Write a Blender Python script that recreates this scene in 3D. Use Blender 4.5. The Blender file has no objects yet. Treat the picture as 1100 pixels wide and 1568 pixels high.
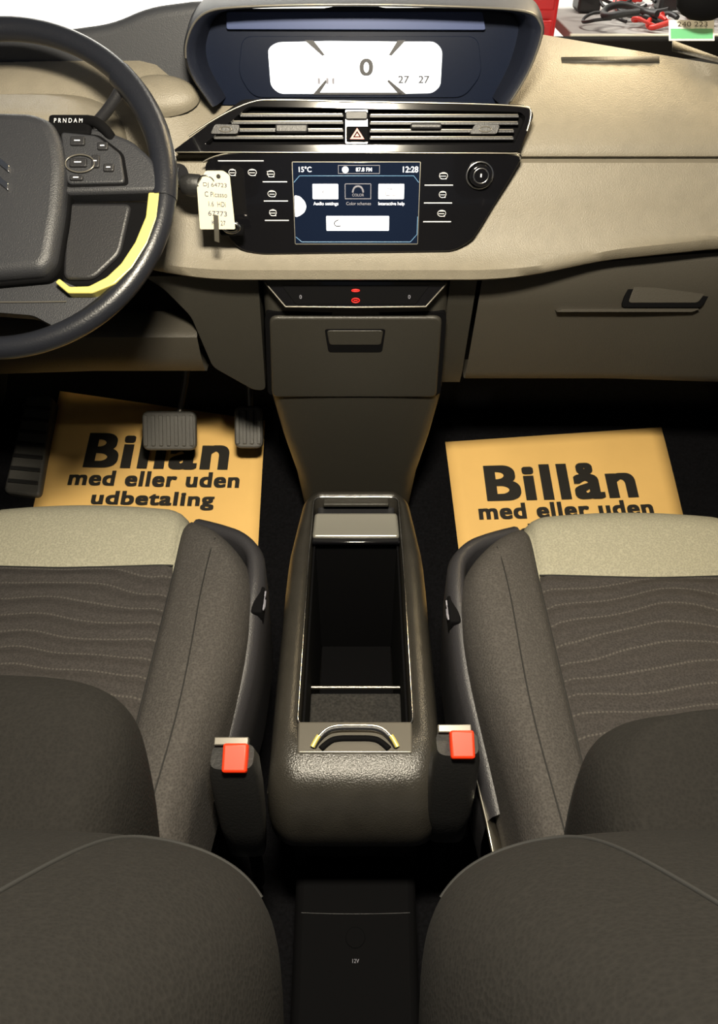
import bpy, bmesh, math, random
from mathutils import Vector, Matrix
from mathutils.bvhtree import BVHTree
random.seed(4)
sc = bpy.context.scene
COL = sc.collection
sc.view_settings.view_transform = 'Standard'

# ------------------------------------------------------------------ materials
def mat(name, col, rough=0.6, metal=0.0, nscale=0, nvar=0.0, bump=0.0, bscale=300, emit=None, estr=0, coat=0.0, spec=0.5):
    m = bpy.data.materials.new(name); m.use_nodes = True
    nt = m.node_tree; b = nt.nodes["Principled BSDF"]
    b.inputs["Base Color"].default_value = (*col, 1)
    b.inputs["Roughness"].default_value = rough
    b.inputs["Metallic"].default_value = metal
    b.inputs["Specular IOR Level"].default_value = spec
    b.inputs["Coat Weight"].default_value = coat
    if emit:
        b.inputs["Emission Color"].default_value = (*emit, 1)
        b.inputs["Emission Strength"].default_value = estr
    tc = nt.nodes.new("ShaderNodeTexCoord")
    if nvar > 0:
        n = nt.nodes.new("ShaderNodeTexNoise"); n.inputs["Scale"].default_value = nscale; n.inputs["Detail"].default_value = 6
        r = nt.nodes.new("ShaderNodeValToRGB")
        r.color_ramp.elements[0].position = .3; r.color_ramp.elements[1].position = .7
        r.color_ramp.elements[0].color = (*[max(0, c*(1-nvar)) for c in col], 1)
        r.color_ramp.elements[1].color = (*[min(1, c*(1+nvar)) for c in col], 1)
        nt.links.new(tc.outputs["Object"], n.inputs["Vector"])
        nt.links.new(n.outputs["Fac"], r.inputs["Fac"])
        nt.links.new(r.outputs["Color"], b.inputs["Base Color"])
    if bump > 0:
        n2 = nt.nodes.new("ShaderNodeTexNoise"); n2.inputs["Scale"].default_value = bscale; n2.inputs["Detail"].default_value = 3
        bp = nt.nodes.new("ShaderNodeBump"); bp.inputs["Strength"].default_value = bump; bp.inputs["Distance"].default_value = 0.002
        nt.links.new(tc.outputs["Object"], n2.inputs["Vector"])
        nt.links.new(n2.outputs["Fac"], bp.inputs["Height"])
        nt.links.new(bp.outputs["Normal"], b.inputs["Normal"])
    return m

def quilt(name, col, line):
    m = mat(name, col, .9, bump=.0, spec=.2)
    nt = m.node_tree; b = nt.nodes["Principled BSDF"]
    tc = nt.nodes.new("ShaderNodeTexCoord")
    mp = nt.nodes.new("ShaderNodeMapping"); mp.inputs["Scale"].default_value = (1.0, 1.0, .0)
    w = nt.nodes.new("ShaderNodeTexWave"); w.bands_direction = 'Y'
    w.inputs["Scale"].default_value = 12.5; w.inputs["Distortion"].default_value = 8.5
    w.inputs["Detail"].default_value = 1.0; w.inputs["Detail Scale"].default_value = .5
    r = nt.nodes.new("ShaderNodeValToRGB")
    r.color_ramp.elements[0].position = .0; r.color_ramp.elements[0].color = (1, 1, 1, 1)
    r.color_ramp.elements[1].position = .03; r.color_ramp.elements[1].color = (0, 0, 0, 1)
    dash = nt.nodes.new("ShaderNodeTexWave"); dash.bands_direction = 'X'; dash.inputs["Scale"].default_value = 75
    mul = nt.nodes.new("ShaderNodeMath"); mul.operation = 'MULTIPLY'
    n = nt.nodes.new("ShaderNodeTexVoronoi"); n.inputs["Scale"].default_value = 420
    mixv = nt.nodes.new("ShaderNodeMix"); mixv.data_type = 'RGBA'
    mixv.inputs[6].default_value = (*[c*.65 for c in col], 1); mixv.inputs[7].default_value = (*[c*1.35 for c in col], 1)
    mix = nt.nodes.new("ShaderNodeMix"); mix.data_type = 'RGBA'; mix.inputs[7].default_value = (*line, 1)
    bp = nt.nodes.new("ShaderNodeBump"); bp.inputs["Strength"].default_value = .6; bp.inputs["Distance"].default_value = .006
    nt.links.new(tc.outputs["Object"], mp.inputs["Vector"])
    nt.links.new(mp.outputs["Vector"], w.inputs["Vector"]); nt.links.new(tc.outputs["Object"], dash.inputs["Vector"])
    nt.links.new(w.outputs["Fac"], r.inputs["Fac"])
    nt.links.new(r.outputs["Color"], mul.inputs[0]); nt.links.new(dash.outputs["Fac"], mul.inputs[1])
    nt.links.new(tc.outputs["Object"], n.inputs["Vector"]); nt.links.new(n.outputs["Distance"], mixv.inputs[0])
    nt.links.new(mul.outputs[0], mix.inputs[0]); nt.links.new(mixv.outputs[2], mix.inputs[6])
    nt.links.new(mix.outputs[2], b.inputs["Base Color"])
    nt.links.new(w.outputs["Fac"], bp.inputs["Height"]); nt.links.new(bp.outputs["Normal"], b.inputs["Normal"])
    return m

def weave(name, col, amt=.35, scale=420, rough=.92):
    m = mat(name, col, rough, spec=.2)
    nt = m.node_tree; b = nt.nodes["Principled BSDF"]
    tc = nt.nodes.new("ShaderNodeTexCoord")
    n = nt.nodes.new("ShaderNodeTexVoronoi"); n.inputs["Scale"].default_value = scale
    mix = nt.nodes.new("ShaderNodeMix"); mix.data_type = 'RGBA'
    mix.inputs[6].default_value = (*[c*(1-amt) for c in col], 1); mix.inputs[7].default_value = (*[min(1, c*(1+amt)) for c in col], 1)
    bp = nt.nodes.new("ShaderNodeBump"); bp.inputs["Strength"].default_value = .4; bp.inputs["Distance"].default_value = .001
    nt.links.new(tc.outputs["Object"], n.inputs["Vector"]); nt.links.new(n.outputs["Distance"], mix.inputs[0])
    nt.links.new(mix.outputs[2], b.inputs["Base Color"]); nt.links.new(n.outputs["Distance"], bp.inputs["Height"])
    nt.links.new(bp.outputs["Normal"], b.inputs["Normal"])
    return m

BEIGE = mat("beige_soft_plastic", (.215, .192, .148), .45, bump=.35, bscale=700, nscale=60, nvar=.05)
BROWN = mat("grey_brown_plastic", (.050, .045, .036), .5, bump=.3, bscale=700)
STACK = mat("dark_taupe_plastic", (.030, .028, .023), .42, bump=.25, bscale=700)
DGREY = mat("charcoal_plastic", (.016, .016, .018), .42, bump=.2, bscale=700)
HOODM = mat("cluster_hood_plastic", (.006, .008, .016), .5, bump=.15, bscale=700, spec=.3)
COWL = mat("cowl_grey_plastic", (.034, .036, .042), .55, bump=.2, bscale=700)
CONS = mat("console_textured_plastic", (.026, .0238, .020), .28, bump=.3, bscale=600, nscale=40, nvar=.1)
GLOSS = mat("piano_black", (.004, .004, .005), .10, coat=.3)
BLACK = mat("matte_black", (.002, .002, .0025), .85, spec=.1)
RUB = mat("black_rubber", (.013, .013, .013), .5, bump=.2)
PEDR = mat("pedal_rubber", (.075, .072, .066), .5, bump=.2)
LEATH = mat("black_leather", (.010, .011, .015), .34, bump=.15, bscale=500)
HUB = mat("wheel_hub_plastic", (.024, .025, .029), .45, bump=.3, bscale=800)
CHROME = mat("chrome_trim", (.6, .6, .6), .18, 1.0)
SATIN = mat("satin_metal", (.55, .52, .44), .32, 1.0)
YSAT = mat("warm_satin_trim", (.80, .70, .20), .38, .45)  # yellow reflection on the wheel trim is put into this base colour
SILV = mat("silver_grey_plastic", (.15, .14, .12), .30, .5)
SILB = mat("bright_silver_plastic", (.34, .33, .29), .28, .6)
LBLUE = mat("cluster_visor_strip", (.06, .08, .17), .25, .2)
NAVY = mat("cluster_dark_blue", (.003, .006, .017), .22)
LCD = mat("lcd_white", (.8, .85, .9), .3, emit=(.92, .96, 1), estr=1.2)
INK = mat("black_ink", (.014, .012, .009), .7)
LCDINK = mat("lcd_ink", (.015, .015, .02), .5)
GREYINK = mat("grey_ink", (.20, .20, .24), .7)
UIBG = mat("screen_navy", (.002, .004, .010), .12, emit=(.02, .035, .08), estr=.25)
UIW = mat("screen_white", (.8, .8, .85), .3, emit=(.88, .93, 1), estr=.9)
UIC = mat("screen_line", (.1, .2, .3), .3, emit=(.20, .42, .65), estr=.5)
ICON = mat("icon_white", (.6, .6, .6), .4, emit=(.9, .9, .9), estr=.25)
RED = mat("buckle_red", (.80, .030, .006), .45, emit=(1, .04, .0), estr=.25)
REDL = mat("red_led", (.3, .0, .0), .4, emit=(1, .01, .005), estr=1.2)
HAZ = mat("hazard_red", (.5, .05, .03), .4, emit=(.8, .08, .04), estr=.3)
PAPER = mat("kraft_paper", (.92, .58, .19), .75, nscale=6, nvar=.06, bump=.15, bscale=20)
TAGM = mat("tag_card", (.66, .62, .44), .7, nscale=20, nvar=.05)
CARPET = mat("black_carpet", (.004, .004, .005), .98, bump=.6, bscale=400, nscale=200, nvar=.4, spec=.1)
CARP2 = mat("grey_carpet", (.018, .017, .016), .98, bump=.6, bscale=500, nscale=300, nvar=.6)
FAB = weave("seat_fabric_grey", (.048, .0445, .042))
FABC = weave("seat_fabric_cream", (.25, .24, .185), .2)
FABD = weave("seat_fabric_dark", (.0075, .0069, .0062), .3)
PIPE = mat("seam_thread", (.005, .005, .0048), .8)
FABQ = quilt("seat_fabric_quilted", (.034, .0308, .0295), (.078, .072, .065))
SHELL = mat("seat_shell_plastic", (.027, .0265, .030), .40, bump=.3, bscale=700)
WALLM = mat("workshop_white", (.85, .85, .82), .8, nscale=2, nvar=.04)
CONC = mat("workshop_concrete", (.35, .34, .32), .8, nscale=3, nvar=.15)
TOOLR = mat("tool_cabinet_red", (.65, .02, .02), .35)
CREAM = mat("bench_cream", (.7, .66, .5), .5)
GREEN = mat("sticker_green", (.12, .45, .22), .6)
HEADL = mat("headliner", (.35, .32, .27), .95, bump=.2)

# ------------------------------------------------------------------ helpers
def empty(name):
    e = bpy.data.objects.new(name, None); COL.objects.link(e); e.empty_display_size = .05
    return e
def link(o, parent, m=None):
    COL.objects.link(o)
    if parent is not None: o.parent = parent
    if m is not None:
        for mm in (m if isinstance(m, list) else [m]): o.data.materials.append(mm)
    return o
def mesh(name, v, f, m, parent=None, smooth=True, bevel=0, sub=0, solid=0, seg=3, autos=40):
    me = bpy.data.meshes.new(name); me.from_pydata([tuple(x) for x in v], [], f); me.validate(); me.update()
    bm = bmesh.new(); bm.from_mesh(me); bmesh.ops.recalc_face_normals(bm, faces=bm.faces); bm.to_mesh(me); bm.free()
    o = bpy.data.objects.new(name, me); link(o, parent, m)
    if smooth:
        for p in me.polygons: p.use_smooth = True
        if autos: me.set_sharp_from_angle(angle=math.radians(autos))
    if solid:
        s = o.modifiers.new("s", 'SOLIDIFY'); s.thickness = solid; s.offset = -1
    if bevel:
        b = o.modifiers.new("b", 'BEVEL'); b.width = bevel; b.segments = seg; b.limit_method = 'ANGLE'; b.angle_limit = math.radians(30); b.harden_normals = False
    if sub:
        s = o.modifiers.new("u", 'SUBSURF'); s.levels = sub; s.render_levels = sub
    return o
def frame(org, beta, sx, sy=None, cx=0.0):
    """flat panel drawing frame: a to the right, b up the panel, h out of the panel toward the cabin"""
    sy = sy or sx; b = math.radians(beta); o = Vector(org)
    ey = Vector((0, math.cos(b), math.sin(b))); n = Vector((0, -math.sin(b), math.cos(b)))
    def P(a, c, h=0.0): return o + Vector((a*sx, 0, 0)) + ey*(c*sy) + n*h
    P.rot = Matrix((Vector((1, 0, 0)), ey, n)).transposed().to_euler(); P.sx = sx; P.sy = sy
    return P
def rpoly(pts, r, n=5):
    out = []; N = len(pts)
    for i in range(N):
        p0, p1, p2 = Vector(pts[i-1]), Vector(pts[i]), Vector(pts[(i+1) % N])
        d0, d1 = p0-p1, p2-p1
        rr = min(r, d0.length*.45, d1.length*.45)
        a, b = p1+d0.normalized()*rr, p1+d1.normalized()*rr
        for k in range(n+1):
            t = k/n; out.append(tuple(a*(1-t)**2+p1*2*t*(1-t)+b*t*t))
    return out
def prism(name, F, pts, h0, h1, m, parent, bevel=0, rnd=0, seg=3):
    if rnd: pts = rpoly(pts, rnd)
    n = len(pts)
    v = [F(a, b, h0) for a, b in pts]+[F(a, b, h1) for a, b in pts]
    f = [list(range(n))[::-1], list(range(n, 2*n))]+[[i, (i+1) % n, n+(i+1) % n, n+i] for i in range(n)]
    return mesh(name, v, f, m, parent, True, bevel, seg=seg, autos=35)
def rect(a0, b0, a1, b1): return [(a0, b0), (a1, b0), (a1, b1), (a0, b1)]
def ell(ca, cb, ra, rb=None, n=28):
    rb = rb or ra
    return [(ca+ra*math.cos(2*math.pi*i/n), cb+rb*math.sin(2*math.pi*i/n)) for i in range(n)]
def box(name, c, s, m, parent, bevel=.003, rot=None, seg=3):
    v = [Vector((x*s[0]/2, y*s[1]/2, z*s[2]/2)) for x in (-1, 1) for y in (-1, 1) for z in (-1, 1)]
    if rot:
        R = Matrix.Rotation(rot[2], 3, 'Z') @ Matrix.Rotation(rot[1], 3, 'Y') @ Matrix.Rotation(rot[0], 3, 'X')
        v = [R @ x for x in v]
    v = [x+Vector(c) for x in v]
    f = [[0, 1, 3, 2], [4, 6, 7, 5], [0, 4, 5, 1], [2, 3, 7, 6], [0, 2, 6, 4], [1, 5, 7, 3]]
    return mesh(name, v, f, m, parent, True, bevel, seg=seg, autos=35)
def tube(name, pts, r, m, parent, closed=False, res=6, sharp=False):
    c = bpy.data.curves.new(name, 'CURVE'); c.dimensions = '3D'
    s = c.splines.new('POLY' if sharp else 'NURBS'); s.points.add(len(pts)-1)
    for i, p in enumerate(pts): s.points[i].co = (*p, 1)
    s.use_cyclic_u = closed
    if not sharp: s.use_endpoint_u = not closed; s.order_u = 3; s.resolution_u = 8
    c.bevel_depth = r; c.bevel_resolution = res; c.use_fill_caps = True
    o = bpy.data.objects.new(name, c); return link(o, parent, m)
def text(name, s, F, a, b, w, hgt, m, parent, h=.001, bold=0.0, rot=0, loc=None, eul=None, spacing=1.0, heavy=0):
    e = eul if eul is not None else F.rot
    if rot: e = (e.to_matrix() @ Matrix.Rotation(rot, 3, 'Z')).to_euler()
    L = Vector(loc) if loc is not None else F(a, b, h)
    shifts = [(0, 0)]
    if heavy: shifts = [(dx*heavy, dy*heavy*.6) for dx in (-1, -.5, 0, .5, 1) for dy in (-1, 0, 1)]
    for i, (dx, dy) in enumerate(shifts):
        c = bpy.data.curves.new(name, 'FONT'); c.body = s; c.align_x = 'CENTER'; c.align_y = 'CENTER'
        c.size = 1; c.offset = bold; c.space_character = spacing
        o = bpy.data.objects.new(name, c); link(o, parent, m)
        if i == 0:
            bpy.context.view_layer.update(); d = o.dimensions.copy()
            sxx = w/max(d.x, 1e-4); syy = (hgt/max(d.y, 1e-4)) if hgt else sxx
        o.scale = (sxx, syy, 1)
        o.location = L + e.to_matrix() @ Vector((dx, dy, i*.00002))
        o.rotation_euler = e
def loft(name, loops, m, parent, closed=True, cap0=False, cap1=False, **k):
    n = len(loops[0]); v = [p for l in loops for p in l]; f = []
    for j in range(len(loops)-1):
        for i in range(n if closed else n-1):
            i2 = (i+1) % n
            f.append([j*n+i, j*n+i2, (j+1)*n+i2, (j+1)*n+i])
    if cap0: f.append(list(range(n))[::-1])
    if cap1: f.append([(len(loops)-1)*n+i for i in range(n)])
    return mesh(name, v, f, m, parent, **k)
def sm(t): t = max(0, min(1, t)); return t*t*(3-2*t)
def lerp(a, b, t): return a+(b-a)*t
def bvh_of(o): return BVHTree.FromPolygons([v.co for v in o.data.vertices], [list(p.vertices) for p in o.data.polygons])
def dense(pts, n=4):
    out = []
    for i in range(len(pts)-1):
        p0 = pts[max(i-1, 0)]; p1 = pts[i]; p2 = pts[i+1]; p3 = pts[min(i+2, len(pts)-1)]
        for k in range(n):
            t = k/n
            out.append(tuple(.5*((2*p1[j])+(-p0[j]+p2[j])*t+(2*p0[j]-5*p1[j]+4*p2[j]-p3[j])*t*t+(-p0[j]+3*p1[j]-3*p2[j]+p3[j])*t**3) for j in range(len(p1))))
    out.append(pts[-1]); return out

# ------------------------------------------------------------------ cabin shell
shell = empty("floor")
X = [-.76, -.5, -.15, .15, .5, .76]
prof = [(-1.0, 0), (.70, 0), (.82, .02), (1.0, .08), (1.35, .20), (1.50, .30)]
loft("carpet", [[(x, y, z) for x in X] for y, z in prof], CARPET, shell, closed=False, autos=0)
wf = empty("wall_front")
mesh("firewall", [(-.76, 1.5, .28), (.76, 1.5, .28), (.76, 1.40, .84), (-.76, 1.40, .84)], [[0, 1, 2, 3]], BLACK, wf, solid=.02)
for side, sx in (("left", -1), ("right", 1)):
    w = empty("wall_"+side)
    pts = [(-1.0, .0), (1.5, .0), (1.5, .75), (1.15, .84), (-1.0, .80)]
    v = [(sx*.76, a, b) for a, b in pts]+[(sx*.80, a, b) for a, b in pts]; n = 5
    mesh("door_panel", v, [list(range(5)), list(range(5, 10))]+[[i, (i+1) % n, n+(i+1) % n, n+i] for i in range(n)], DGREY, w, bevel=.01)
    box("armrest", (sx*.73, .35, .55), (.06, .5, .06), BROWN, w, .015)
    box("trim_strip", (sx*.75, .45, .70), (.02, .9, .05), BEIGE, w, .008)
ceil = empty("ceiling")
box("headliner_panel", (0, -.20, 1.36), (1.3, 1.66, .03), HEADL, ceil, .01)

# ------------------------------------------------------------------ dashboard body
dash = empty("dashboard")
def dprof(x):
    ax = abs(x); t = sm((ax-.14)/.20); left = sm((-x-.20)/.06)
    z0 = .922-.09*ax; y0 = 1.20-.35*ax
    r = [(y0+.10, z0-.03), (y0, z0), (lerp(1.045, 1.025, left), lerp(.869, .888, left)), (lerp(1.0, .995, left), lerp(.842, .868, left)),
         (.972, .812), (.966, .803), (.966, .799), (.974, .797), (.974, .794), (.964, .792), (.955, .775)]
    z5 = lerp(.670, .674+.11*(ax-.2), t)
    r += [(lerp(.940, .940, t), .745), (lerp(.932, .930, t), lerp(.708, .715, t)), (lerp(.910, .922, t), lerp(.688, .703, t)+.05*max(0, ax-.25)), (lerp(.899, .917, t), lerp(.683, z5+.014, t)),
          (lerp(.900, .920, t), z5), (lerp(.910, .93, t), z5-.006), (lerp(.935, .955, t), z5-.012), (1.02, z5-.014)]
    return r
xs = [-.75+1.5*i/80 for i in range(81)]
rows = list(zip(*[[(x, y-.08*max(0, abs(x)-.45), z) for y, z in dprof(x)] for x in xs]))
loft("dash_body", rows, BEIGE, dash, closed=False, autos=50)
box("dash_light_blocker", (0, 1.20, .66), (1.48, .28, .34), BLACK, dash, .01)  # added black box, blocks bright slivers through the dash gaps
for i, (xa, xb) in enumerate(((.26, .38), (.395, .52))):
    za = lambda x, y: .869+(y-1.045)/((1.20-.35*x)-1.045)*((.922-.09*x)-.869)+.0006
    mesh("defroster_slot", [(xa, 1.075, za(xa, 1.075)), (xb, 1.065, za(xb, 1.065)), (xb, 1.058, za(xb, 1.058)), (xa, 1.066, za(xa, 1.066))], [[0, 1, 2, 3]], BROWN, dash, solid=.001)

def low(xl, name, m, parent, rows_):
    return loft(name, [[(x, y-.06*max(0, abs(x)-.4), z+dz*(abs(x)-.17)) for x in xl] for y, z, dz in rows_], m, parent, closed=False, autos=50)
glove = empty("glovebox")
xr = [.171+.579*i/24 for i in range(25)]
low(xr, "glovebox_lid", BROWN, glove, [(1.0, .655, .1), (.950, .655, .1), (.946, .645, .1), (.957, .60, .05), (.975, .53, 0), (.99, .475, .0), (.995, .46, .0), (1.005, .455, 0), (1.06, .455, 0)])
xr2 = [.128+.0365*i/4 for i in range(5)]
low(xr2, "side_pillar", STACK, dash, [(1.0, .655, 0), (.948, .655, 0), (.946, .645, 0), (.957, .60, 0), (.975, .53, 0), (.988, .475, 0), (1.0, .45, 0), (1.06, .45, 0)])
Fg = frame((.43, .953, .625), 78, .001)
prism("handle_recess", Fg, [(-60, -20), (52, -20), (70, 26), (-52, 26)], -.004, .0012, BLACK, glove, .0008, 6)
prism("handle_lever", Fg, [(-52, -13), (45, -13), (62, 21), (-45, 21)], .0, .0024, BROWN, glove, .0010, 5)
prism("handle_lip", Fg, [(-150, -26), (40, -26), (50, -22), (-140, -22)], -.01, .0012, BROWN, glove, .001, 2)
xl = [-.75+.52*i/24 for i in range(25)]
low(xl, "column_recess", BLACK, dash, [(1.0, .67, 0), (.99, .62, 0), (1.01, .57, 0)])
low(xl, "knee_panel", BROWN, dash, [(1.03, .565, 0), (.962, .562, 0), (.955, .555, 0), (.960, .52, 0), (.970, .49, 0), (.982, .482, 0), (1.06, .48, 0)])
prism("left_pillar", frame((0, .945, .652), 97, .001), [(-285, 4), (-131, 4), (-140, -195), (-158, -195), (-215, -150), (-232, -60), (-262, -15)], -.04, .004, STACK, dash, .006, 10)

# ------------------------------------------------------------------ centre fascia
A = frame((0, .930, .755), 75, .000808, .000748)
fascia = empty("climate_control_panel")
fp = [(-228, 58), (-205, 75), (252, 75), (236, 42), (196, -34), (182, -58), (155, -75), (-148, -80), (-182, -73), (-200, -50), (-212, 0)]
prism("bezel", A, fp, -.030, .000, GLOSS, fascia, .003, 12)
tube("bezel_trim", [A(a, b, .000) for a, b in [(-228, 62), (-206, 77), (-100, 77), (100, 77), (252, 77), (246, 66)]], .0011, SATIN, fascia)
for a0, a1, b in [(-205, -137, 64), (-140, -103, 33), (-140, -103, 4), (-140, -103, -26), (105, 148, 28), (105, 148, 1), (105, 148, -28)]:
    prism("switch_line", A, rect(a0, b-.7, a1, b+.7), 0, .0010, ICON, fascia)
icons = [(-185, 47), (-155, 47), (-127, 45), (-127, 15), (-127, -14), (133, 42), (133, 14), (133, -15)]
for i, (a, b) in enumerate(icons):
    for j, o in enumerate(((-4, 3, 5, 3.8), (-4, -1, 4, -.2), (-2, -5, 5, -4.2))):
        prism("switch_icon", A, rect(a+o[0]-(i % 3), b+o[1], a+o[2], b+o[3]), 0, .0010, ICON, fascia)
    tube("switch_icon_outline", [A(*p, .0006) for p in ell(a, b, 5.5+(i % 2), 5, 12)], .0003, ICON, fascia, True, 2)
knob = empty("volume_knob")
prism("knob_body", A, ell(187, 43, 17), 0, .014, GLOSS, knob, .002)
tube("knob_ring", [A(*p, .003) for p in ell(187, 43, 19.5)], .0014, CHROME, knob, True)
tube("knob_inner_ring", [A(*p, .014) for p in ell(187, 43, 11)], .0008, CHROME, knob, True)
prism("power_mark", A, rect(186, 41, 188, 46), .0135, .0145, ICON, knob)

ts = empty("touchscreen")
prism("screen_glass", A, rect(-94, -63, 97, 62), -.001, .0012, UIBG, ts, .0004)
for r_ in [rect(-94, -64, 97, -62.8), rect(-94, 62, 97, 62.8), rect(-94.8, -63, -94, 62), rect(97, -63, 97.8, 62)]:
    prism("screen_edge", A, r_, 0, .0015, SATIN, ts)
def ui(pts, m, rnd=0, h=.0018, nm="ui_tile"): prism(nm, A, pts, .0012, h, m, ts, 0, rnd)
ui(rect(-65, 7, -26, 30), UIW, 1.5); ui(rect(35, 7, 74, 30), UIW, 1.5)
ui(rect(-45, -42, 52, -19), UIW, 1.5)
ui([(-93, 13), (-84, 11), (-77, 3), (-75, -5), (-78, -13), (-86, -19), (-93, -21)], UIW, 3)
for r_ in (rect(-15, 7, 23, 8), rect(-15, 29.5, 23, 30.5), rect(-16, 7, -15, 30), rect(23, 7, 24, 30), rect(-25, 45, 36, 45.8), rect(-25, 57, 36, 57.8), rect(36, 45, 36.8, 57.8), rect(-25.8, 45, -25, 57.8)):
    ui(r_, GREYINK)
ui(ell(-15, 51, 5, 5, 14), UIW)
for pl in ([(-93, 32), (-84, 42), (88, 42), (96, 32)], [(-93, -52), (-84, -60), (-40, -60)], [(96, -20), (96, -48), (86, -60), (40, -60)], [(-40, -60), (40, -60)]):
    tube("ui_line", [A(a, b, .0014) for a, b in pl], .00035, UIC, ts, sharp=True)
for s, a, b, w in (("15°C", -76, 51, 19), ("12:28", 82, 51, 23), ("87.8 FM", 13, 51, 24), ("Audio settings", -45, 0, 38), ("Color schemes", 5, 0, 38), ("Interactive help", 55, 0, 40), ("COLOR", 4, 13, 18)):
    text("ui_label", s, A, a, b, w*.000808, None, UIW if s[0] != 'C' else GREYINK, ts, .0019, .01)
text("ui_label", "Turn off screen", A, 9, -30, 45*.0008, None, GREYINK, ts, .0021)
tube("moon_icon", [A(a, b, .0019) for a, b in [(-26, -25), (-32, -27), (-33, -33), (-27, -36), (-23, -34)]], .0006, INK, ts)
tube("gauge_icon", [A(a, b, .0017) for a, b in [(-4, 17), (-3, 24), (4, 27), (11, 24), (12, 17)]], .0012, GREYINK, ts)
tube("speaker_icon", [A(a, b, .0019) for a, b in [(-50, 18), (-44, 23), (-44, 13), (-50, 18)]], .0005, GREYINK, ts, sharp=True)
tube("book_icon", [A(a, b, .0019) for a, b in [(46, 13), (46, 24), (54, 22), (62, 24), (62, 13), (54, 12), (46, 13)]], .0005, GREYINK, ts, sharp=True)

# ------------------------------------------------------------------ air vents
B = frame((0, .957, .834), 65, .000779, .000702)
vent = empty("air_vent")
op = [(-283, -38), (-170, 42), (258, 34), (272, 20), (252, -38)]
prism("vent_housing", B, op, -.030, -.012, BLACK, vent, .003, 8)
def ring(name, outer, inner, h0, h1, m, parent, F):
    n = len(outer)
    v = [F(*p, h0) for p in outer]+[F(*p, h1) for p in outer]+[F(*p, h1) for p in inner]+[F(*p, h0-.01) for p in inner]
    f = []
    for k in range(3):
        for i in range(n): f.append([k*n+i, k*n+(i+1) % n, (k+1)*n+(i+1) % n, (k+1)*n+i])
    return mesh(name, v, f, m, parent, autos=30, bevel=.0012)
inn = [(-232, -27), (-162, 31), (250, 23), (260, 15), (244, -27)]
ring("vent_rim", rpoly(op, 9), rpoly(inn, 7), -.02, .004, GLOSS, vent, B)
tube("vent_trim_top", [B(a, b, .004) for a, b in [(-255, -14), (-172, 41), (-100, 41), (0, 38), (258, 34), (270, 22), (262, -6)]], .0011, SATIN, vent)
tube("vent_trim_bottom", [B(a, b, .003) for a, b in [(-275, -38), (0, -39), (250, -40)]], .0009, SATIN, vent)
def slat(a0, a1, b, m=DGREY, d=.012, t=2.2):
    prism("vent_slat", B, [(a0, b-t), (a1, b-t), (a1, b+t), (a0, b+t)], -.014, -.014+d, m, vent, .0008, 1)
    prism("slat_edge", B, [(a0+2, b+t-.3), (a1-2, b+t-.3), (a1-2, b+t+.9), (a0+2, b+t+.9)], -.006, -.014+d+.0008, SILV, vent)
for b, a0 in ((19, -176), (8, -190), (-4, -204), (-15, -218)):
    slat(a0, -18, b); slat(22, 250 if b > 0 else 244, b-1)
prism("vent_core", B, rect(-16, -26, 20, 28), -.015, .002, GLOSS, vent, .001, 3)
prism("centre_button", B, rect(-15, 11, 19, 24), .001, .006, DGREY, vent, .0012, 4)
prism("vent_tab", B, rect(-122, -9, -72, 5), -.004, .006, DGREY, vent, .002, 4)
prism("vent_tab", B, rect(84, -3, 132, 6), -.004, .006, DGREY, vent, .002, 4)
for a in (-197, 198):
    prism("vent_dial", B, [(a-24, -11), (a+18, -11), (a+22, 3), (a-16, 4)], -.004, .007, DGREY, vent, .002, 4)
    tube("vent_dial_ring", [B(*p, .0072) for p in ell(a, -4, 9, 4, 16)], .0007, SILV, vent, True)
hz = empty("hazard_switch")
prism("switch_cap", B, rect(-14, -22, 20, 1), .001, .007, BLACK, hz, .0012, 3)
prism("hazard_outline", B, [(-8, -19), (3, -2), (14, -19)], .007, .0074, HAZ, hz)
prism("hazard_inner", B, [(-3.5, -16.5), (3, -6.5), (9.5, -16.5)], .0074, .0077, BLACK, hz)
prism("hazard_centre", B, [(-.5, -15), (3, -10), (6.5, -15)], .0077, .008, HAZ, hz)

# ------------------------------------------------------------------ instrument cluster
C = frame((0, 1.005, .886), 80, .000778, .000667)
cl = empty("instrument_cluster")
prism("cluster_panel", C, [(-218, -58), (-243, -8), (-240, 50), (-205, 88), (215, 90), (255, 66), (262, 20), (228, -58)], -.02, -.004, NAVY, cl, 0, 14)
prism("cluster_bezel", C, [(-160, -46), (-180, -10), (-170, 48), (185, 48), (195, -10), (170, -46)], -.004, -.0012, NAVY, cl, .0006, 16)
prism("visor_strip", C, [(-192, 58), (195, 57), (188, 84), (-190, 84)], -.003, .003, LBLUE, cl, .002, 4)
prism("lcd", C, [(-132, 30), (-118, 39), (-40, 41), (60, 40), (120, 40), (132, 28), (132, -28), (120, -39), (60, -40), (-118, -40), (-131, -28)], -.002, .0, LCD, cl, 0, 8)
for tri in ([(-76, 42), (-63, 42), (-46, 20), (-50, 19)], [(76, 42), (64, 42), (51, 20), (55, 19)], [(-66, -41), (-57, -41), (-43, -20), (-46, -18)], [(80, -41), (68, -41), (49, -20), (52, -18)]):
    prism("lcd_wedge", C, tri, 0, .0008, LCDINK, cl)
prism("lcd_underline", C, rect(-58, -41, 72, -38), 0, .0008, LCDINK, cl)
text("speed_digit", "0", C, 17, 0, .0145, .0165, LCDINK, cl, .0012, 0, heavy=.0008)
text("trip_digits", "27   27", C, 90, -18, .037, .0075, LCDINK, cl, .0012, heavy=.0002)
text("gauge_marks", "-  - -", C, -45, -12, .02, .006, GREYINK, cl, .0012)
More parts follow.
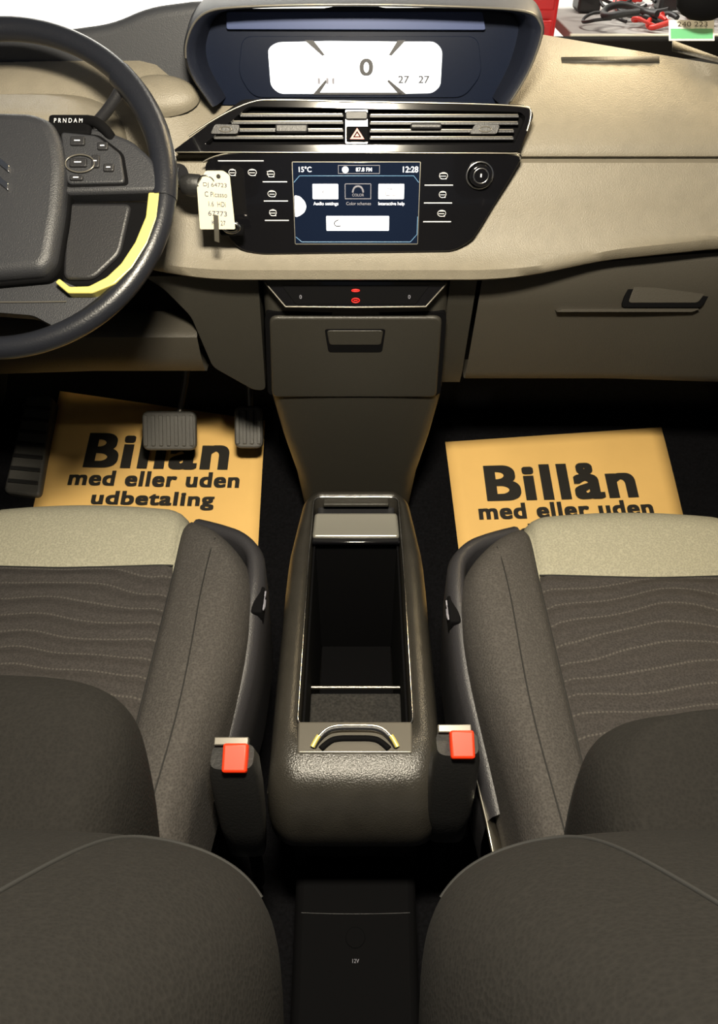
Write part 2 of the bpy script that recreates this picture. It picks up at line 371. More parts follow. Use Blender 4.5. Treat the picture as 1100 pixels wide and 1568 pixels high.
lip = [(-.168, .853), (-.188, .888), (-.188, .917), (-.166, .944), (-.119, .951), (0, .953), (.112, .951), (.184, .947), (.203, .936), (.206, .921), (.197, .888), (.178, .853)]
lp = dense(lip)
def lane(k, y, dz=0): return [(p[0]*k, y, .89+(p[1]-.89)*k+dz) for p in lp]
loft("cluster_hood", [lane(.90, 1.035), lane(.96, .985), lane(.985, .974), lane(1.01, .972), lane(1.035, .982), lane(1.07, 1.04), lane(1.09, 1.16, -.005), lane(1.04, 1.26, -.03)], HOODM, cl, closed=False, autos=60)
tube("hood_edge", [Vector((p[0]*1.015, .972, .89+(p[1]-.89)*1.02)) for p in lp[6:-1]], .0012, SILV, cl)
Fw = frame((0, 1.03, .886), 82, .001)
prism("cowl_wing", Fw, [(-720, 18), (-380, 30), (-290, 40), (-245, 56), (-170, 64), (-160, -40), (-200, -40), (-270, -10), (-720, -25)], -.10, .0, COWL, cl, .012, 22, 5)
mesh_pad = []
for j in range(7):
    r_ = [1, .98, .9, .75, .5, .25, .01][j]; hh = [0, .006, .011, .015, .018, .0195, .020][j]
    mesh_pad.append([frame((-.240, 1.0, .860), 38, .001)(50*r_*math.cos(a), 26*r_*math.sin(a), hh-.008) for a in [2*math.pi*k/32 for k in range(32)]])
loft("dash_pad_bulge", mesh_pad, BEIGE, dash, True, autos=0)

# ------------------------------------------------------------------ lower switch strip
D = frame((0, .915, .640), 72, .000870, .00085)
sw = empty("switch_strip")
prism("strip_body", D, [(-140, 22), (140, 20), (107, -19), (-106, -19)], -.03, -.002, GLOSS, sw, .002, 3)
tube("strip_trim", [D(a, b, -.001) for a, b in [(-138, 20), (-108, -17), (0, -18), (108, -17), (138, 18)]], .0011, SILV, sw, sharp=True)
prism("strip_screen", D, [(-112, 15), (112, 15), (92, -13), (-92, -13)], -.003, 0, BLACK, sw, .001, 3)
for b, k in ((8, .5), (-7, 1)):
    tube("warning_icon", [D(*p, .0010) for p in ell(0, b, 6, 3.4*k, 12)], .0006, REDL, sw, True, 2)
    prism("warning_icon_fill", D, rect(-3, b-.7, 3, b+.7), .0, .0010, REDL, sw)
for a in (-84, 82): text("switch_mark", "0", D, a, -2, .003, .005, GREYINK, sw, .001)

# ------------------------------------------------------------------ centre stack
st = empty("centre_stack")
def sec(z, yf, hw, r=.02, back=.09):
    pts = [(-hw, yf+back, z)]
    for k in range(6):
        a = math.pi/2*k/5; pts.append((-hw+r-r*math.cos(a), yf+r-r*math.sin(a), z))
    for k in range(1, 8): pts.append((-hw+r+(2*hw-2*r)*k/8, yf-.003*math.sin(math.pi*k/8), z))
    for k in range(6):
        a = math.pi/2*k/5; pts.append((hw-r+r*math.sin(a), yf+r-r*math.cos(a), z))
    pts.append((hw, yf+back, z)); return pts
loft("stack_body", [sec(.655, .945, .128), sec(.61, .938, .128), sec(.46, .962, .134), sec(.44, .966, .133), sec(.35, .982, .122), sec(.25, 1.0, .108, .03), sec(.14, 1.015, .098, .03), sec(.05, 1.02, .095, .03)], STACK, st, closed=False, autos=60)
Fd = frame((0, .9385, .600), 99.5, .001)
prism("bin_gap", Fd, [(-126, 5), (126, 5), (131, -152), (-137, -152)], -.01, .0015, BLACK, st, 0, 12)
prism("bin_door", Fd, [(-120, 0), (120, 0), (125, -153), (-131, -153)], -.01, .006, STACK, st, .004, 12)
prism("bin_pull_gap", Fd, [(-44, -20), (42, -20), (38, -62), (-40, -62)], .004, .0066, BLACK, st, .0004, 5)
prism("bin_pull", Fd, [(-41, -22), (39, -22), (36, -48), (-38, -48)], .005, .0074, STACK, st, .002, 5)

# ------------------------------------------------------------------ centre console
con = empty("centre_console")
def rr(hx, y0, y1, r, n=7, e=8):
    pts = []
    cs = [(hx-r, y1-r, 0), (-hx+r, y1-r, 90), (-hx+r, y0+r, 180), (hx-r, y0+r, 270)]
    for ci, (cx, cy, a0) in enumerate(cs):
        for k in range(n+1):
            a = math.radians(a0+90*k/n); pts.append((cx+r*math.cos(a), cy+r*math.sin(a)))
        nx = cs[(ci+1) % 4]; p0 = pts[-1]; a = math.radians(nx[2]); p1 = (nx[0]+r*math.cos(a), nx[1]+r*math.sin(a))
        for k in range(1, e): pts.append((lerp(p0[0], p1[0], k/e), lerp(p0[1], p1[1], k/e)))
    return pts
def tap(x, y, on=1): return x*(1-on*.16*sm((y-.70)/.17))
def ol(hx, y0, y1, r, z, on=1, rear=0):
    return [(tap(x, y, on), y, z-rear*sm((.455-y)/.06)) for x, y in rr(hx, y0, y1, r)]
loops = [ol(.088, .410, .875, .04, .0), ol(.092, .405, .878, .04, .14), ol(.096, .372, .876, .038, .210), ol(.099, .356, .874, .034, .248), ol(.0995, .356, .872, .034, .280), ol(.098, .366, .869, .034, .310), ol(.094, .381, .864, .032, .334, 1, .002), ol(.086, .402, .857, .028, .345, 1, .002),
         ol(.076, .425, .850, .022, .347, .7, 0), ol(.069, .447, .846, .014, .345, .3), ol(.0655, .452, .843, .012, .338, .1), ol(.0635, .456, .842, .012, .31, .1), ol(.060, .46, .838, .012, .06, .1)]
loft("console_body", loops, CONS, con, closed=True, cap1=True, autos=60)
tube("opening_highlight", ol(.0665, .4515, .845, .012, .3435, .2)[::1], .0012, CHROME, con, True, 4)  # chrome tube drawn as the highlight along the opening's inner edge
for s in (-1, 1):
    tube("side_highlight", [(s*.0998, .40, .285), (s*.1003, .50, .287), (s*.0998, .70, .287), (s*.088, .84, .285)], .0012, SATIN, con)  # satin tube drawn as the highlight line down each console side
prism("console_crossbar", frame((0, .790, .338), 8, .001), [(-64, -26), (64, -26), (62, 20), (-62, 20)], -.012, .004, SILB, con, .006, 6, 5)
box("pocket_floor", (0, .828, .322), (.118, .03, .006), DGREY, con, .002)
box("pocket_lid", (0, .838, .338), (.10, .014, .006), STACK, con, .002)
box("roller_shutter", (0, .758, .335), (.128, .010, .006), GLOSS, con, .002)
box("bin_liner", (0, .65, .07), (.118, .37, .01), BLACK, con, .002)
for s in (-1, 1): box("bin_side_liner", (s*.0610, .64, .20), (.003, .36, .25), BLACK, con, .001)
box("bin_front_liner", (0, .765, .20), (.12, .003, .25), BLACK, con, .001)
box("bin_tray", (0, .51, .245), (.119, .095, .008), CARP2, con, .002)
tube("tray_bar", [(-.059, .562, .256), (0, .562, .256), (.059, .562, .256)], .0022, SATIN, con)
prism("latch_panel", frame((0, .437, .347), 4, .001), [(-64, -21), (64, -21), (65, 17), (-65, 17)], -.008, .002, SILV, con, .002, 3)
hp = [(-.046, .422, .350), (-.042, .429, .353), (-.032, .439, .356), (-.02, .442, .3575), (0, .442, .3575), (.02, .442, .3575), (.032, .439, .356), (.042, .429, .353), (.046, .422, .350)]
tube("pull_handle", hp, .0032, DGREY, con)
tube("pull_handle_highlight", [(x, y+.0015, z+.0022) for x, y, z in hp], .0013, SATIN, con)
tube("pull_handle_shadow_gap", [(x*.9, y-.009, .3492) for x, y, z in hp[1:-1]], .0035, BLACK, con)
for s in (-1, 1):
    tube("handle_accent", [(s*.047, .421, .352), (s*.044, .427, .3545), (s*.040, .432, .357)], .0028, YSAT, con)
prism("rear_foot", frame((0, .30, .0), 0, .001), [(-74, -110), (74, -110), (78, 100), (-78, 100)], .0, .10, BLACK, con, .012, 15)
F12 = frame((0, .285, .1005), 0, .001)
text("socket_label", "12V", F12, 0, -4, .008, .0045, GREYINK, con, .0008)
prism("socket_cap", F12, ell(0, 22, 12), -.002, .001, BLACK, con, .001)
tube("foot_seam", [(-.068, .335, .101), (0, .332, .1015), (.068, .335, .101)], .0006, DGREY, con)

# ------------------------------------------------------------------ seats
def seat(s, dy, dl, xi0, name="car_seat"):
    """s=-1 driver side, +1 passenger side"""
    root = empty(name); cx = s*.37
    def h(u):
        a = abs(u)
        if a < .14: return .412+.006*math.cos(a/.14*math.pi/2)
        t = (a-.14)/.10
        return .412+.028*math.sin(min(1, t*1.05)*math.pi*.62)-.02*t*t
    us = [-.241, -.2395, -.2365, -.233]+[-.228+.0805*i/14 for i in range(15)]+[-.143, -.1405, -.138]
    us = us+[-.13+.26*i/30 for i in range(31)]+[-u for u in us[::-1]]
    def yf(u): return .764+dy-.006*(abs(u)/.14)**2-.100*max(0, (abs(u)-.115)/.125)**1.3
    def ys(u): return .640+dy+.30*abs(u)**1.5*.6-.01
    def tp(u, y):
        a = abs(u)
        if a < .14: return u
        return math.copysign(.14+(a-.14)*(1-.30*sm((.56-y)/.28)), u)
    ts_ = [("a", k/60) for k in range(60)]+[("b", k/28) for k in range(29)]
    v = []
    for kind, t in ts_:
        for u in us:
            yb = ys(u) if abs(u) < .1405 else .62+dy
            Y = lerp(.16, yb, t) if kind == "a" else lerp(yb, yf(u), t)
            e = max(0, 1-(yf(u)-Y)/.055)
            z = h(u)-.05*(1-math.sqrt(max(0, 1-e*e)))
            ea = max(0, (abs(u)-.213)/.028); z -= .035*(1-math.sqrt(max(0, 1-ea*ea)))
            z -= .006*math.exp(-((abs(u)-.14)/.004)**2)
            if abs(u) < .14: z -= .004*math.exp(-((Y-yb)/.004)**2)
            z += .012*sm((Y-.60)/.1)*(1 if abs(u) < .14 else .4)
            v.append((cx+tp(u, Y), Y, z))
    n = len(us); f = []
    for j in range(len(ts_)-1):
        for i in range(n-1): f.append([j*n+i, j*n+i+1, (j+1)*n+i+1, (j+1)*n+i])
    me = bpy.data.meshes.new("cushion"); me.from_pydata(v, [], f)
    for k, p in enumerate(me.polygons):
        j, i = divmod(k, n-1); u = (us[i]+us[i+1])/2
        p.material_index = 1 if abs(u) > .1405 else (2 if j >= 60 else 0)
    bm = bmesh.new(); bm.from_mesh(me)
    edges = [e for e in bm.edges if e.is_boundary]
    r = bmesh.ops.extrude_edge_only(bm, edges=edges)
    for g in r["geom"]:
        if isinstance(g, bmesh.types.BMVert): g.co.z -= .10
        if isinstance(g, bmesh.types.BMFace): g.material_index = 1
    bmesh.ops.recalc_face_normals(bm, faces=bm.faces); bm.to_mesh(me); bm.free()
    o = bpy.data.objects.new("cushion", me); link(o, root, [FABQ, FAB, FABC])
    for p in me.polygons: p.use_smooth = True
    bv = bvh_of(o)
    def drape(nm, pts, rad, m):
        out = []
        for x, y in pts:
            hit = bv.ray_cast(Vector((x, y, 1)), Vector((0, 0, -1)))
            if hit[0] is not None: out.append(hit[0]+Vector((0, 0, rad*.15)))
        if len(out) > 2: tube(nm, out, rad, m, root)
    for q in (-1, 1):
        drape("seam_stitch", [(cx+q*.141, lerp(.25, .735+dy, k/24)) for k in range(25)], .0012, PIPE)
        drape("bolster_seam", [(cx+q*tp(.192+.006*math.sin(k*.3), lerp(.25, .67+dy, k/20)), lerp(.25, .67+dy, k/20)) for k in range(21)], .0008, PIPE)
    drape("front_seam", [(cx+lerp(-.139, .139, k/20), ys(lerp(-.139, .139, k/20))) for k in range(21)], .0012, PIPE)
    for q, inner in ((-s, True), (s, False)):
        x0 = cx+q*.240
        path = dense([(x0-q*.092, .736), (x0-q*.056, .718), (x0-q*.026, .698), (x0-q*.006, .672), (x0+q*.000, .635), (x0+q*.000, .60), (x0-q*.003, .52), (x0-q*.016, .44), (x0-q*.026, .37)], 4)
        zt = dense([(.396,), (.402,), (.407,), (.407,), (.402,), (.394,), (.372,), (.350,), (.330,)], 4)
        L = []
        for k, p in enumerate(path):
            a = path[max(k-1, 0)]; b = path[min(k+1, len(path)-1)]
            t = Vector((b[0]-a[0], b[1]-a[1])).normalized(); nn = Vector((-t.y, t.x))
            if nn.x*q < 0 and abs(nn.x) > .1 or (abs(nn.x) <= .1 and nn.y < 0): nn = -nn
            w = .0145; z = zt[k][0]; P2 = Vector(p)+Vector((0, dy))
            def pt(o_, zz): return (P2.x+nn.x*o_, P2.y+nn.y*o_, zz)
            L.append([pt(-w*.6, z-.06), pt(-w*.6, z-.008), pt(-w*.3, z), pt(w*.2, z+.001), pt(w*.7, z-.004), pt(w, z-.014), pt(w, z-.07), pt(w*.6, .20)])
        loft("side_shell", L, SHELL, root, closed=False, cap0=False, autos=60)
        if inner:
            box("heater_switch", (x0+q*.0085, .600+dy, .380), (.014, .042, .026), BLACK, root, .003)
            tube("switch_ring", [(x0+q*.0163, .600+dy+.010*math.cos(k), .385+.005*math.sin(k)) for k in [i*.7 for i in range(9)]], .0007, GREYINK, root)
            for k in (-1, 1): box("switch_mark", (x0+q*.0163, .600+dy+k*.011, .389), (.002, .008, .0015), GREYINK, root, 0)
    box("seat_base", (cx, .46+dy, .16), (.38, .44, .25), BLACK, root, .02)
    box("seat_rail", (cx-s*.16, .42, .02), (.03, .62, .04), BLACK, root, .004); box("seat_rail_b", (cx+s*.16, .42, .02), (.03, .62, .04), BLACK, root, .004)
    def back(nm, secs, m, e=.34, e2=.42):
        secs = dense(secs, 4)
        lo = []
        for z, yc, d, xi, xo in secs:
            c0 = s*(xi+xo)/2; w = (xo-xi)/2; L = []
            for k in range(120):
                a = 2*math.pi*k/120; ca, sa = math.cos(a), math.sin(a)
                L.append((c0+w*math.copysign(abs(ca)**e, ca), yc+d*math.copysign(abs(sa)**e2, sa), z))
            lo.append(L)
        return loft(nm, lo, m, root, True, True, True, autos=0)
    Y = dl
    lum = back("backrest_lumbar", [(.34, .12, .07, .20, .54), (.36, .13, .11, .180, .565), (.42, .14, .145+Y, xi0+.012, .59), (.50, .15, .165+Y, xi0+.004, .60), (.57, .15, .180+Y, xi0, .60), (.61, .15, .182+Y, xi0+.001, .595), (.64, .145, .170+Y, xi0+.010, .58), (.655, .14, .13, xi0+.04, .55), (.658, .12, .03, .3, .46)], FABD, e2=.34)
    up = back("backrest_upper", [(.48, .02, .05, .09, .60), (.51, .03, .10, .055, .62), (.56, .045, .136, .041, .625), (.62, .048, .148, .037, .63), (.66, .045, .148, .037, .63), (.70, .034, .138, .042, .62), (.76, .0, .122, .062, .61), (.84, -.045, .10, .10, .59), (.90, -.07, .075, .14, .56), (.92, -.08, .03, .2, .52)], FABD)
    back("headrest", [(.95, -.11, .03, .27, .47), (.97, -.11, .05, .25, .49), (1.04, -.115, .055, .245, .495), (1.10, -.12, .045, .26, .48), (1.12, -.12, .015, .29, .45)], FABD)
    for q in (-.05, .05): tube("headrest_post", [(cx+q, -.09, .85), (cx+q, -.11, 1.0)], .006, CHROME, root)
    def seam(nm, ob, pts, rad, m):
        bv = bvh_of(ob); out = []
        for x, z in dense(pts, 5):
            hit = bv.ray_cast(Vector((s*x, 1.2, z)), Vector((0, -1, 0)))
            if hit[0] is not None: out.append(hit[0]+Vector((0, rad*.2, 0)))
        if len(out) > 2: tube(nm, out, rad, m, root)
    seam("backrest_piping", lum, [(.55, .605), (.35, .610), (.25, .608), (.20, .600), (.175, .58), (.168, .54), (.168, .47)], .0013, PIPE)
    seam("shoulder_seam", up, [(.165, .80), (.150, .74), (.130, .69), (.105, .668), (.075, .655), (.052, .645)], .0013, PIPE)
    return root
seat(-1, .0, .0, .150); seat(1, -.015, -.03, .158)
rt = empty("seat_side_trim")
loft("trim_blade", [[(.128, .46, .325), (.131, .46, .31)], [(.136, .40, .325), (.142, .40, .305)], [(.142, .35, .32), (.156, .355, .30)], [(.146, .29, .32), (.172, .295, .29)]], SATIN, rt, closed=False, solid=.003)

# ------------------------------------------------------------------ belt buckles
def buckle(x, y, z, name="seat_belt_buckle"):
    r = empty(name); sx = 1 if x > 0 else -1
    secs = []
    for zz, w, d, yy in ((0, .021, .014, 0), (-.02, .0245, .018, 0), (-.06, .025, .018, -.004), (-.11, .024, .017, -.010), (-.17, .020, .014, -.014), (-.19, .006, .004, -.014)):
        L = []
        for k in range(32):
            a = 2*math.pi*k/32; ca, sa = math.cos(a), math.sin(a)
            L.append((x+w*math.copysign(abs(ca)**.5, ca), y+yy+d*math.copysign(abs(sa)**.5, sa), z+zz))
        secs.append(L)
    loft("buckle_housing", secs, RUB, r, True, True, True, autos=40)
    box("release_button", (x+.004, y-.004, z+.004), (.024, .027, .014), RED, r, .0025, rot=(.45, 0, 0))
    box("latch_slot", (x-.002, y+.014, z+.003), (.034, .008, .010), SILV, r, .001, rot=(.35, 0, 0))
    tube("buckle_stalk", [(x, y-.01, z-.15), (x, y+.01, z-.25), (x+.01*sx, y+.02, .06)], .008, BLACK, r)
buckle(-.120, .368, .428); buckle(.104, .388, .418)

# ------------------------------------------------------------------ paper floor mats
def toe(y): return .08+.343*(y-1.0) if y > 1.0 else .02+.333*(y-.82)
def papermat(c, tx, rot, name="paper_floor_mat"):
    r = empty(name)
    N = 16; v = []; f = []
    for j in range(N+1):
        for i in range(N+1):
            s, t = i/N, j/N
            p = [(c[0][k]*(1-s)+c[1][k]*s)*(1-t)+(c[3][k]*(1-s)+c[2][k]*s)*t for k in (0, 1)]
            z = toe(p[1])+.006+.002*math.sin(s*7+1)*math.sin(t*5)
            v.append((p[0], p[1], z))
    for j in range(N):
        for i in range(N): a = j*(N+1)+i; f.append([a, a+1, a+N+2, a+N+1])
    mesh("paper_sheet", v, f, PAPER, r, autos=0, solid=.0008)
    e = Matrix.Rotation(math.atan(.343), 3, 'X').to_euler()
    for s, x, y, w, hh, b, hv in tx:
        text("printed_text", s, None, 0, 0, w, hh, INK, r, loc=(x, y, toe(y)+.0105), eul=e, rot=rot, bold=b, spacing=1.10, heavy=hv)
papermat([(-.640, 1.343), (-.193, 1.270), (-.188, .90), (-.637, .90)], [("Billån", -.409, 1.190, .285, .080, .0, .0048), ("med eller uden", -.407, 1.130, .340, .033, .0, .0020), ("udbetaling", -.405, 1.088, .240, .038, .0, .0020)], -.02)
papermat([(.183, 1.219), (.638, 1.254), (.642, .90), (.201, .88)], [("Billån", .407, 1.122, .292, .078, .0, .0048), ("med eller uden", .411, 1.064, .340, .033, .0, .0020), ("udbetaling", .408, 1.022, .240, .038, .0, .0020)], .03)

# ------------------------------------------------------------------ pedals
def pedal(name, x, y, z, w, hh, arm):
    r = empty(name); F = frame((x, y, z), 52, .001)
    prism("pedal_pad", F, rect(-w/2, -hh/2, w/2, hh/2), -.008, .008, PEDR, r, .004, 14)
    n = int(w//13)
    for i in range(n):
        a = -w/2+w*(i+.5)/n
        prism("pedal_rib", F, rect(a-3.5, -hh/2+8, a+3.5, hh/2-8), .007, .012, PEDR, r, .001, 2)
    tube("pedal_arm", arm, .006, SILV, r)
pedal("brake_pedal", -.357, 1.139, .250, 102, 74, [(-.34, 1.16, .27), (-.325, 1.21, .32), (-.31, 1.24, .42), (-.30, 1.27, .6)])
pedal("accelerator_pedal", -.207, 1.150, .250, 54, 80, [(-.205, 1.17, .26), (-.205, 1.22, .34), (-.21, 1.30, .5)])
fr = empty("footrest")
Fr = frame((-.665, 1.20, .17), 25, .001)
prism("footrest_plate", Fr, [(-35, -110), (40, -120), (30, 110), (-25, 110)], -.05, .01, PEDR, fr, .006, 12)
for i in range(7): prism("footrest_rib", Fr, [(-28, -90+i*28), (32, -96+i*28), (32, -88+i*28), (-28, -82+i*28)], .009, .014, RUB, fr, .001)

# ------------------------------------------------------------------ steering wheel
W = frame((-.382, .82, .815), 42, .00070)
sw_ = empty("steering_wheel")
R0 = 256
rim = [W(R0*math.cos(a), R0*math.sin(a), 0) for a in [2*math.pi*i/72 for i in range(72)]]
tube("rim", rim, .0120, LEATH, sw_, True, 8)
for s in (-1, 1):
    def Mx(p): return [(s*a, b) for a, b in p][::s]
    for a0, a1 in ((-5, 45),):
        pts = [W(s*(R0-2)*math.cos(math.radians(t)), (R0-2)*math.sin(math.radians(t)), .0) for t in [lerp(a0, a1, k/10) for k in range(11)]]
        tube("rim_grip", pts, .0140, LEATH, sw_, False, 8)
    prism("spoke_pod", W, Mx([(85, 88), (160, 82), (208, 62), (240, 32), (252, -18), (100, -22)]), -.012, .012, HUB, sw_, .005, 12)
    prism("spoke_gap", W, Mx([(96, 76), (158, 70), (196, 40), (205, -10), (110, -13)]), .011, .0125, BLACK, sw_, 0, 8)
    prism("button_pod", W, Mx([(100, 73), (155, 67), (192, 38), (200, -8), (113, -10)]), .010, .016, HUB, sw_, .002, 8)
    prism("dark_insert", W, Mx([(102, -24), (240, -24), (226, -80), (200, -130), (175, -158), (100, -158)]), -.02, -.002, BLACK, sw_, .003, 8)
    prism("insert_face", W, Mx([(104, -30), (205, -30), (190, -110), (150, -150), (104, -150)]), -.004, .003, DGREY, sw_, .004, 12)
    tr = [(251, -20), (248, -60), (235, -100), (213, -138), (187, -163), (154, -177), (118, -177), (98, -160)]
    inr = [(234, -20), (231, -58), (216, -98), (196, -131), (175, -152), (149, -166), (120, -167), (104, -154)]
    prism("satin_trim", W, Mx(tr+inr[::-1]), -.004, .012, YSAT, sw_, .003, 3)
    for (a, b, w, h_) in ((128, 56, 11, 7), (130, 22, 13, 7), (128, -2, 10, 4), (166, 48, 8, 6), (176, 14, 8, 6), (156, 24, 6, 10)):
        prism("wheel_button", W, [(s*a-w, b-h_), (s*a+w, b-h_), (s*a+w, b+h_), (s*a-w, b+h_)], .015, .019, DGREY, sw_, .0012, 3)
        prism("button_mark", W, [(s*a-w*.4, b-1), (s*a+w*.4, b-1), (s*a+w*.4, b+.6), (s*a-w*.4, b+.6)], .019, .0193, ICON, sw_)
    tube("selector_ring", [W(*p, .0185) for p in ell(s*133, 20, 22, 14, 20)], .0008, SILV, sw_, True)
hub = [(0, 100), (60, 98), (90, 86), (107, 50), (113, 10), (110, -60), (100, -135), (86, -152), (0, -160)]
hub = hub+[(-a, b) for a, b in hub[::-1][1:-1]]
prism("airbag_cover", W, hub, -.03, .026, HUB, sw_, .012, 14, 6)
prism("hub_seam", W, [(a*1.03, b*1.02-1) for a, b in hub], -.03, .010, BLACK, sw_, .004, 14)
prism("lower_spoke", W, [(-100, -150), (100, -150), (150, -172), (196, -168), (150, -212), (110, -232), (60, -205), (0, -200), (-60, -205), (-110, -232), (-150, -212), (-196, -168), (-150, -172)], -.014, .000, HUB, sw_, .004, 8)
tube("lower_spoke_line", [W(a, b, .001) for a, b in ((-110, -184), (0, -186), (110, -184))], .0008, SILV, sw_)
for b in (18, -10):
    prism("emblem_chevron", W, [(-34, b-20), (0, b+8), (34, b-20), (34, b-9), (0, b+19), (-34, b-9)], .0255, .0290, CHROME, sw_, .0010)
colm = empty("steering_column")
lo = []
for y, hw, zt, zb in ((.845, .085, .845, .76), (.85, .095, .862, .75), (.88, .10, .872, .73), (.93, .105, .876, .71), (1.0, .11, .86, .70)):
    lo.append([(-.386+hw*math.copysign(abs(math.cos(a))**.6, math.cos(a)), y, (zt+zb)/2+(zt-zb)/2*math.copysign(abs(math.sin(a))**.6, math.sin(a))) for a in [2*math.pi*k/40 for k in range(40)]])
loft("column_shroud", lo, BEIGE, colm, True, True, True, autos=60)
box("shroud_front", (-.386, .846, .80), (.15, .02, .09), BLACK, colm, .01)
box("gear_gate", (-.303, .858, .862), (.046, .024, .012), BLACK, colm, .004, rot=(.7, 0, 0))
text("gear_letters", "P R N D A M", None, 0, 0, .030, .0050, ICON, colm, loc=(-.303, .854, .8695), eul=Matrix.Rotation(.7, 3, 'X').to_euler())
tube("gear_lever", [(-.325, .87, .855), (-.285, .86, .872), (-.262, .85, .862), (-.255, .85, .835), (-.262, .85, .815)], .0055, BLACK, colm)
tube("wiper_stalk", [(-.31, .90, .84), (-.275, .90, .862), (-.255, .905, .888)], .006, DGREY, colm)
box("stalk_tip", (-.252, .905, .893), (.012, .014, .024), DGREY, colm, .004, rot=(0, .4, 0))
tube("light_stalk", [(-.46, .90, .82), (-.52, .88, .83), (-.56, .87, .84)], .007, DGREY, colm)

# ------------------------------------------------------------------ ignition key with tag
key = empty("car_key")
tube("ignition_barrel", [(-.225, .915, .795), (-.205, .90, .797)], .014, DGREY, key)
tube("barrel_ring", [(-.2055, .899+.011*math.cos(k), .797+.011*math.sin(k)) for k in [i*math.pi/6 for i in range(12)]], .0016, CHROME, key, True)
me = []
for i, (xx, rz, ry) in enumerate(((-.205, .004, .004), (-.202, .010, .008), (-.193, .013, .010), (-.181, .012, .010), (-.172, .007, .006), (-.169, .002, .002))):
    me.append([(xx, .892+ry*math.cos(a), .790+rz*math.sin(a)) for a in [2*math.pi*k/24 for k in range(24)]])
loft("key_head", me, RUB, key, True, True, True, autos=0)
tube("key_ring", [(-.172+.010*math.cos(k), .884, .794+.010*math.sin(k)) for k in [i*math.pi/8 for i in range(16)]], .0009, CHROME, key, True)
T = frame((-.163, .880, .776), 80, .001)
prism("tag_card", T, [(-22, -31), (20, -31), (19, 28), (12, 33), (-8, 33), (-20, 16)], -.0006, .0006, TAGM, key, 0, 2)
prism("tag_hole", T, ell(6, 27, 2.5, 2.5, 14), .0, .0009, INK, key)
PEN = mat("pen_ink", (.04, .04, .10), .7)
for i, (s, w) in enumerate((("DJ 64723", 27), ("C Picasso", 26), ("1.6  HDi", 20), ("67773", 22), ("Km 27", 16))):
    text("tag_writing", s, T, 1, 18-i*10.5, w*.001, .0055, PEN, key, .0012, rot=-.05)
prism("key_blade", T, [(-6, -44), (0, -46), (2, -14), (-4, -14)], .0012, .003, SATIN, key, .0005)
tube("spare_key_ring", [(-.150+.010*math.cos(k), .888, .742+.006*math.sin(k)) for k in [i*math.pi/6 for i in range(12)]], .002, CHROME, key, True)
box("key_fob", (-.150, .893, .737), (.03, .012, .012), BLACK, key, .004)

# ------------------------------------------------------------------ things at the windscreen base
dc = empty("dash_camera")
lo = []
for t in range(9):
    a = -math.pi/2+math.pi*t/8
    lo.append([(.395+.034*math.cos(a)*math.cos(b), 1.0+.02*math.cos(a)*math.sin(b), .956+.022*math.sin(a)) for b in [2*math.pi*k/24 for k in range(24)]])
loft("camera_body", lo, BLACK, dc, True, autos=0)
tube("camera_mount", [(.395, 1.0, .965), (.395, .97, 1.03), (.395, .90, 1.10)], .006, BLACK, dc)
stk = empty("parking_sticker")
Fs = frame((.402, 1.035, .918), 45, .001)
prism("sticker_base", Fs, rect(-28, -11, 26, 14), -.001, .0, WALLM, stk)
prism("sticker_print", Fs, rect(-26, -9, 24, 3), .0, .0006, GREEN, stk)
text("sticker_text", "240 223", Fs, 0, 8, .036, .006, INK, stk, .0008)

# ------------------------------------------------------------------ workshop outside
gf = empty("ground"); mesh("concrete", [(-5, 1.7, -.35), (5, 1.7, -.35), (5, 5, -.35), (-5, 5, -.35)], [[0, 1, 2, 3]], CONC, gf)
wb = empty("wall_back"); mesh("plaster", [(-5, 5, -.35), (5, 5, -.35), (5, 5, 3.2), (-5, 5, 3.2)], [[0, 1, 2, 3]], WALLM, wb)
bonnet = empty("car_bonnet")
loft("bonnet_panel", [[(x, y, z-.08*(x/.8)**2) for x in [-.8+.16*i for i in range(11)]] for y, z in ((1.56, .74), (1.8, .66), (2.1, .52), (2.25, .35), (2.26, -.2))], mat("bonnet_white", (.75, .75, .73), .25, coat=.6), bonnet, closed=False)
tcab = empty("tool_cabinet")
box("cabinet_case", (.44, 2.95, .27), (.36, .45, 1.24), TOOLR, tcab, .01)
for i in range(5):
    box("drawer", (.44, 2.72, .0+i*.19), (.33, .02, .165), TOOLR, tcab, .006); box("drawer_pull", (.44, 2.70, .05+i*.19), (.28, .015, .015), CHROME, tcab, .003)
bench = empty("workbench")
box("bench_top", (1.15, 2.95, .60), (.95, .5, .03), CONC, bench, .004)
box("bench_front_rail", (1.15, 2.69, .60), (.98, .02, .04), CREAM, bench, .003)
for x in (.69, 1.05, 1.5): box("bench_leg", (x, 2.70, .13), (.035, .035, .95), CREAM, bench, .003)
box("bench_shelf", (1.15, 2.95, .25), (.95, .48, .02), CREAM, bench, .003)
cab = empty("cable_pile")
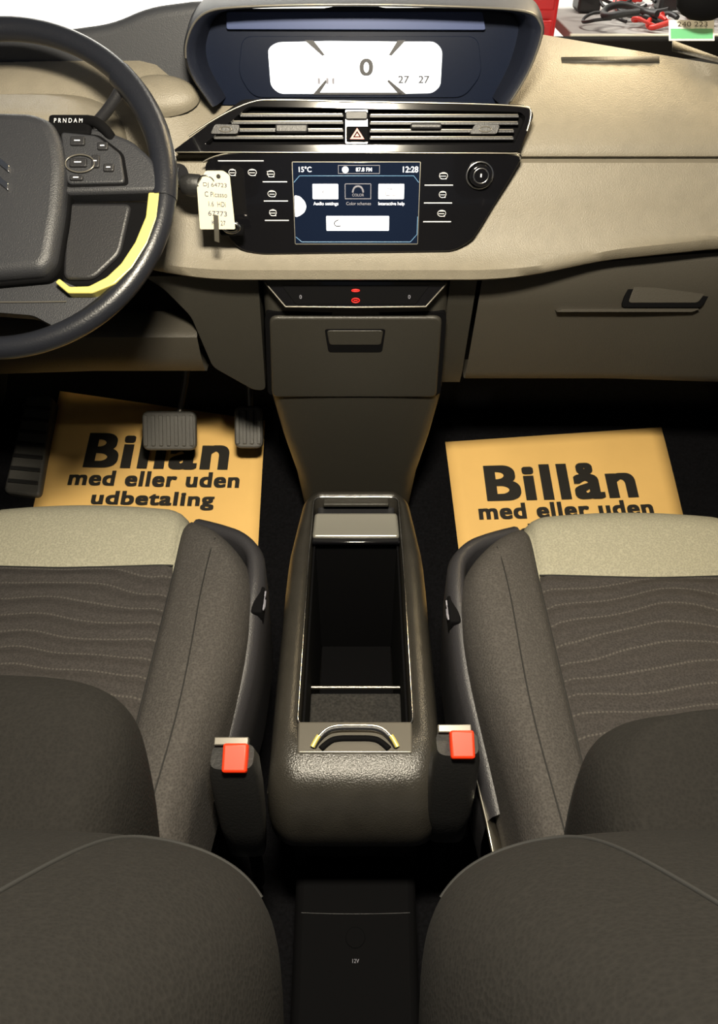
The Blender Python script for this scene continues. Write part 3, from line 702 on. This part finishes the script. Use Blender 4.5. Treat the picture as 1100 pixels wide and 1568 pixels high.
cols = [mat("cable_red", (.6, .03, .02), .4), RUB, mat("cable_grey", (.4, .4, .4), .5), RUB]
for i in range(30):
    cx, cy = random.uniform(.75, 1.5), random.uniform(2.75, 3.1); rr_ = random.uniform(.03, .09); z0 = .632+random.random()*.06
    tube("cable_coil", [(cx+rr_*math.cos(k*.6), cy+rr_*.8*math.sin(k*.6), z0+.01*math.sin(k*1.3+i)) for k in range(9)], random.choice([.005, .008, .010]), cols[i % 4], cab)
for i in range(6): box("power_tool", (.80+i*.14, 3.1, .662), (.08, .1, .09), cols[(i*3+1) % 4], cab, .012)

# ------------------------------------------------------------------ lights
def area(name, loc, tgt, size, e, col, sy=None):
    l = bpy.data.lights.new(name, 'AREA'); l.energy = e; l.color = col; l.size = size
    if sy: l.shape = 'RECTANGLE'; l.size_y = sy
    o = bpy.data.objects.new(name, l); COL.objects.link(o); o.location = loc
    o.rotation_euler = (Vector(tgt)-Vector(loc)).to_track_quat('-Z', 'Y').to_euler(); return o
area("workshop_lamp", (.50, 1.34, 1.35), (.42, 1.0, .86), .20, 6.5, (1.0, .76, .40))
area("workshop_lamp.001", (-1.0, 3.4, 2.6), (-1.0, 5, 1.0), 1.5, 300, (1.0, .97, .9), .4)
area("workshop_lamp.002", (1.1, 2.6, 2.4), (1.1, 3.0, .5), .8, 35, (1.0, .93, .82))
area("dome_lamp", (.0, .25, 1.33), (.02, 1.0, .3), .14, 30, (1.0, .90, .71), .10)
w = bpy.data.worlds.new("world"); sc.world = w; w.use_nodes = True
w.node_tree.nodes["Background"].inputs["Color"].default_value = (.82, .88, 1.0, 1)
w.node_tree.nodes["Background"].inputs["Strength"].default_value = .10

# ------------------------------------------------------------------ camera
cam = bpy.data.cameras.new("camera"); co = bpy.data.objects.new("camera", cam); COL.objects.link(co)
cam.sensor_fit = 'VERTICAL'; cam.sensor_height = 36; cam.sensor_width = 25.245; cam.lens = 25.99; cam.clip_start = .01
co.location = (.0045, 0, 1.10); co.rotation_euler = (math.radians(47), 0, 0)
sc.camera = co
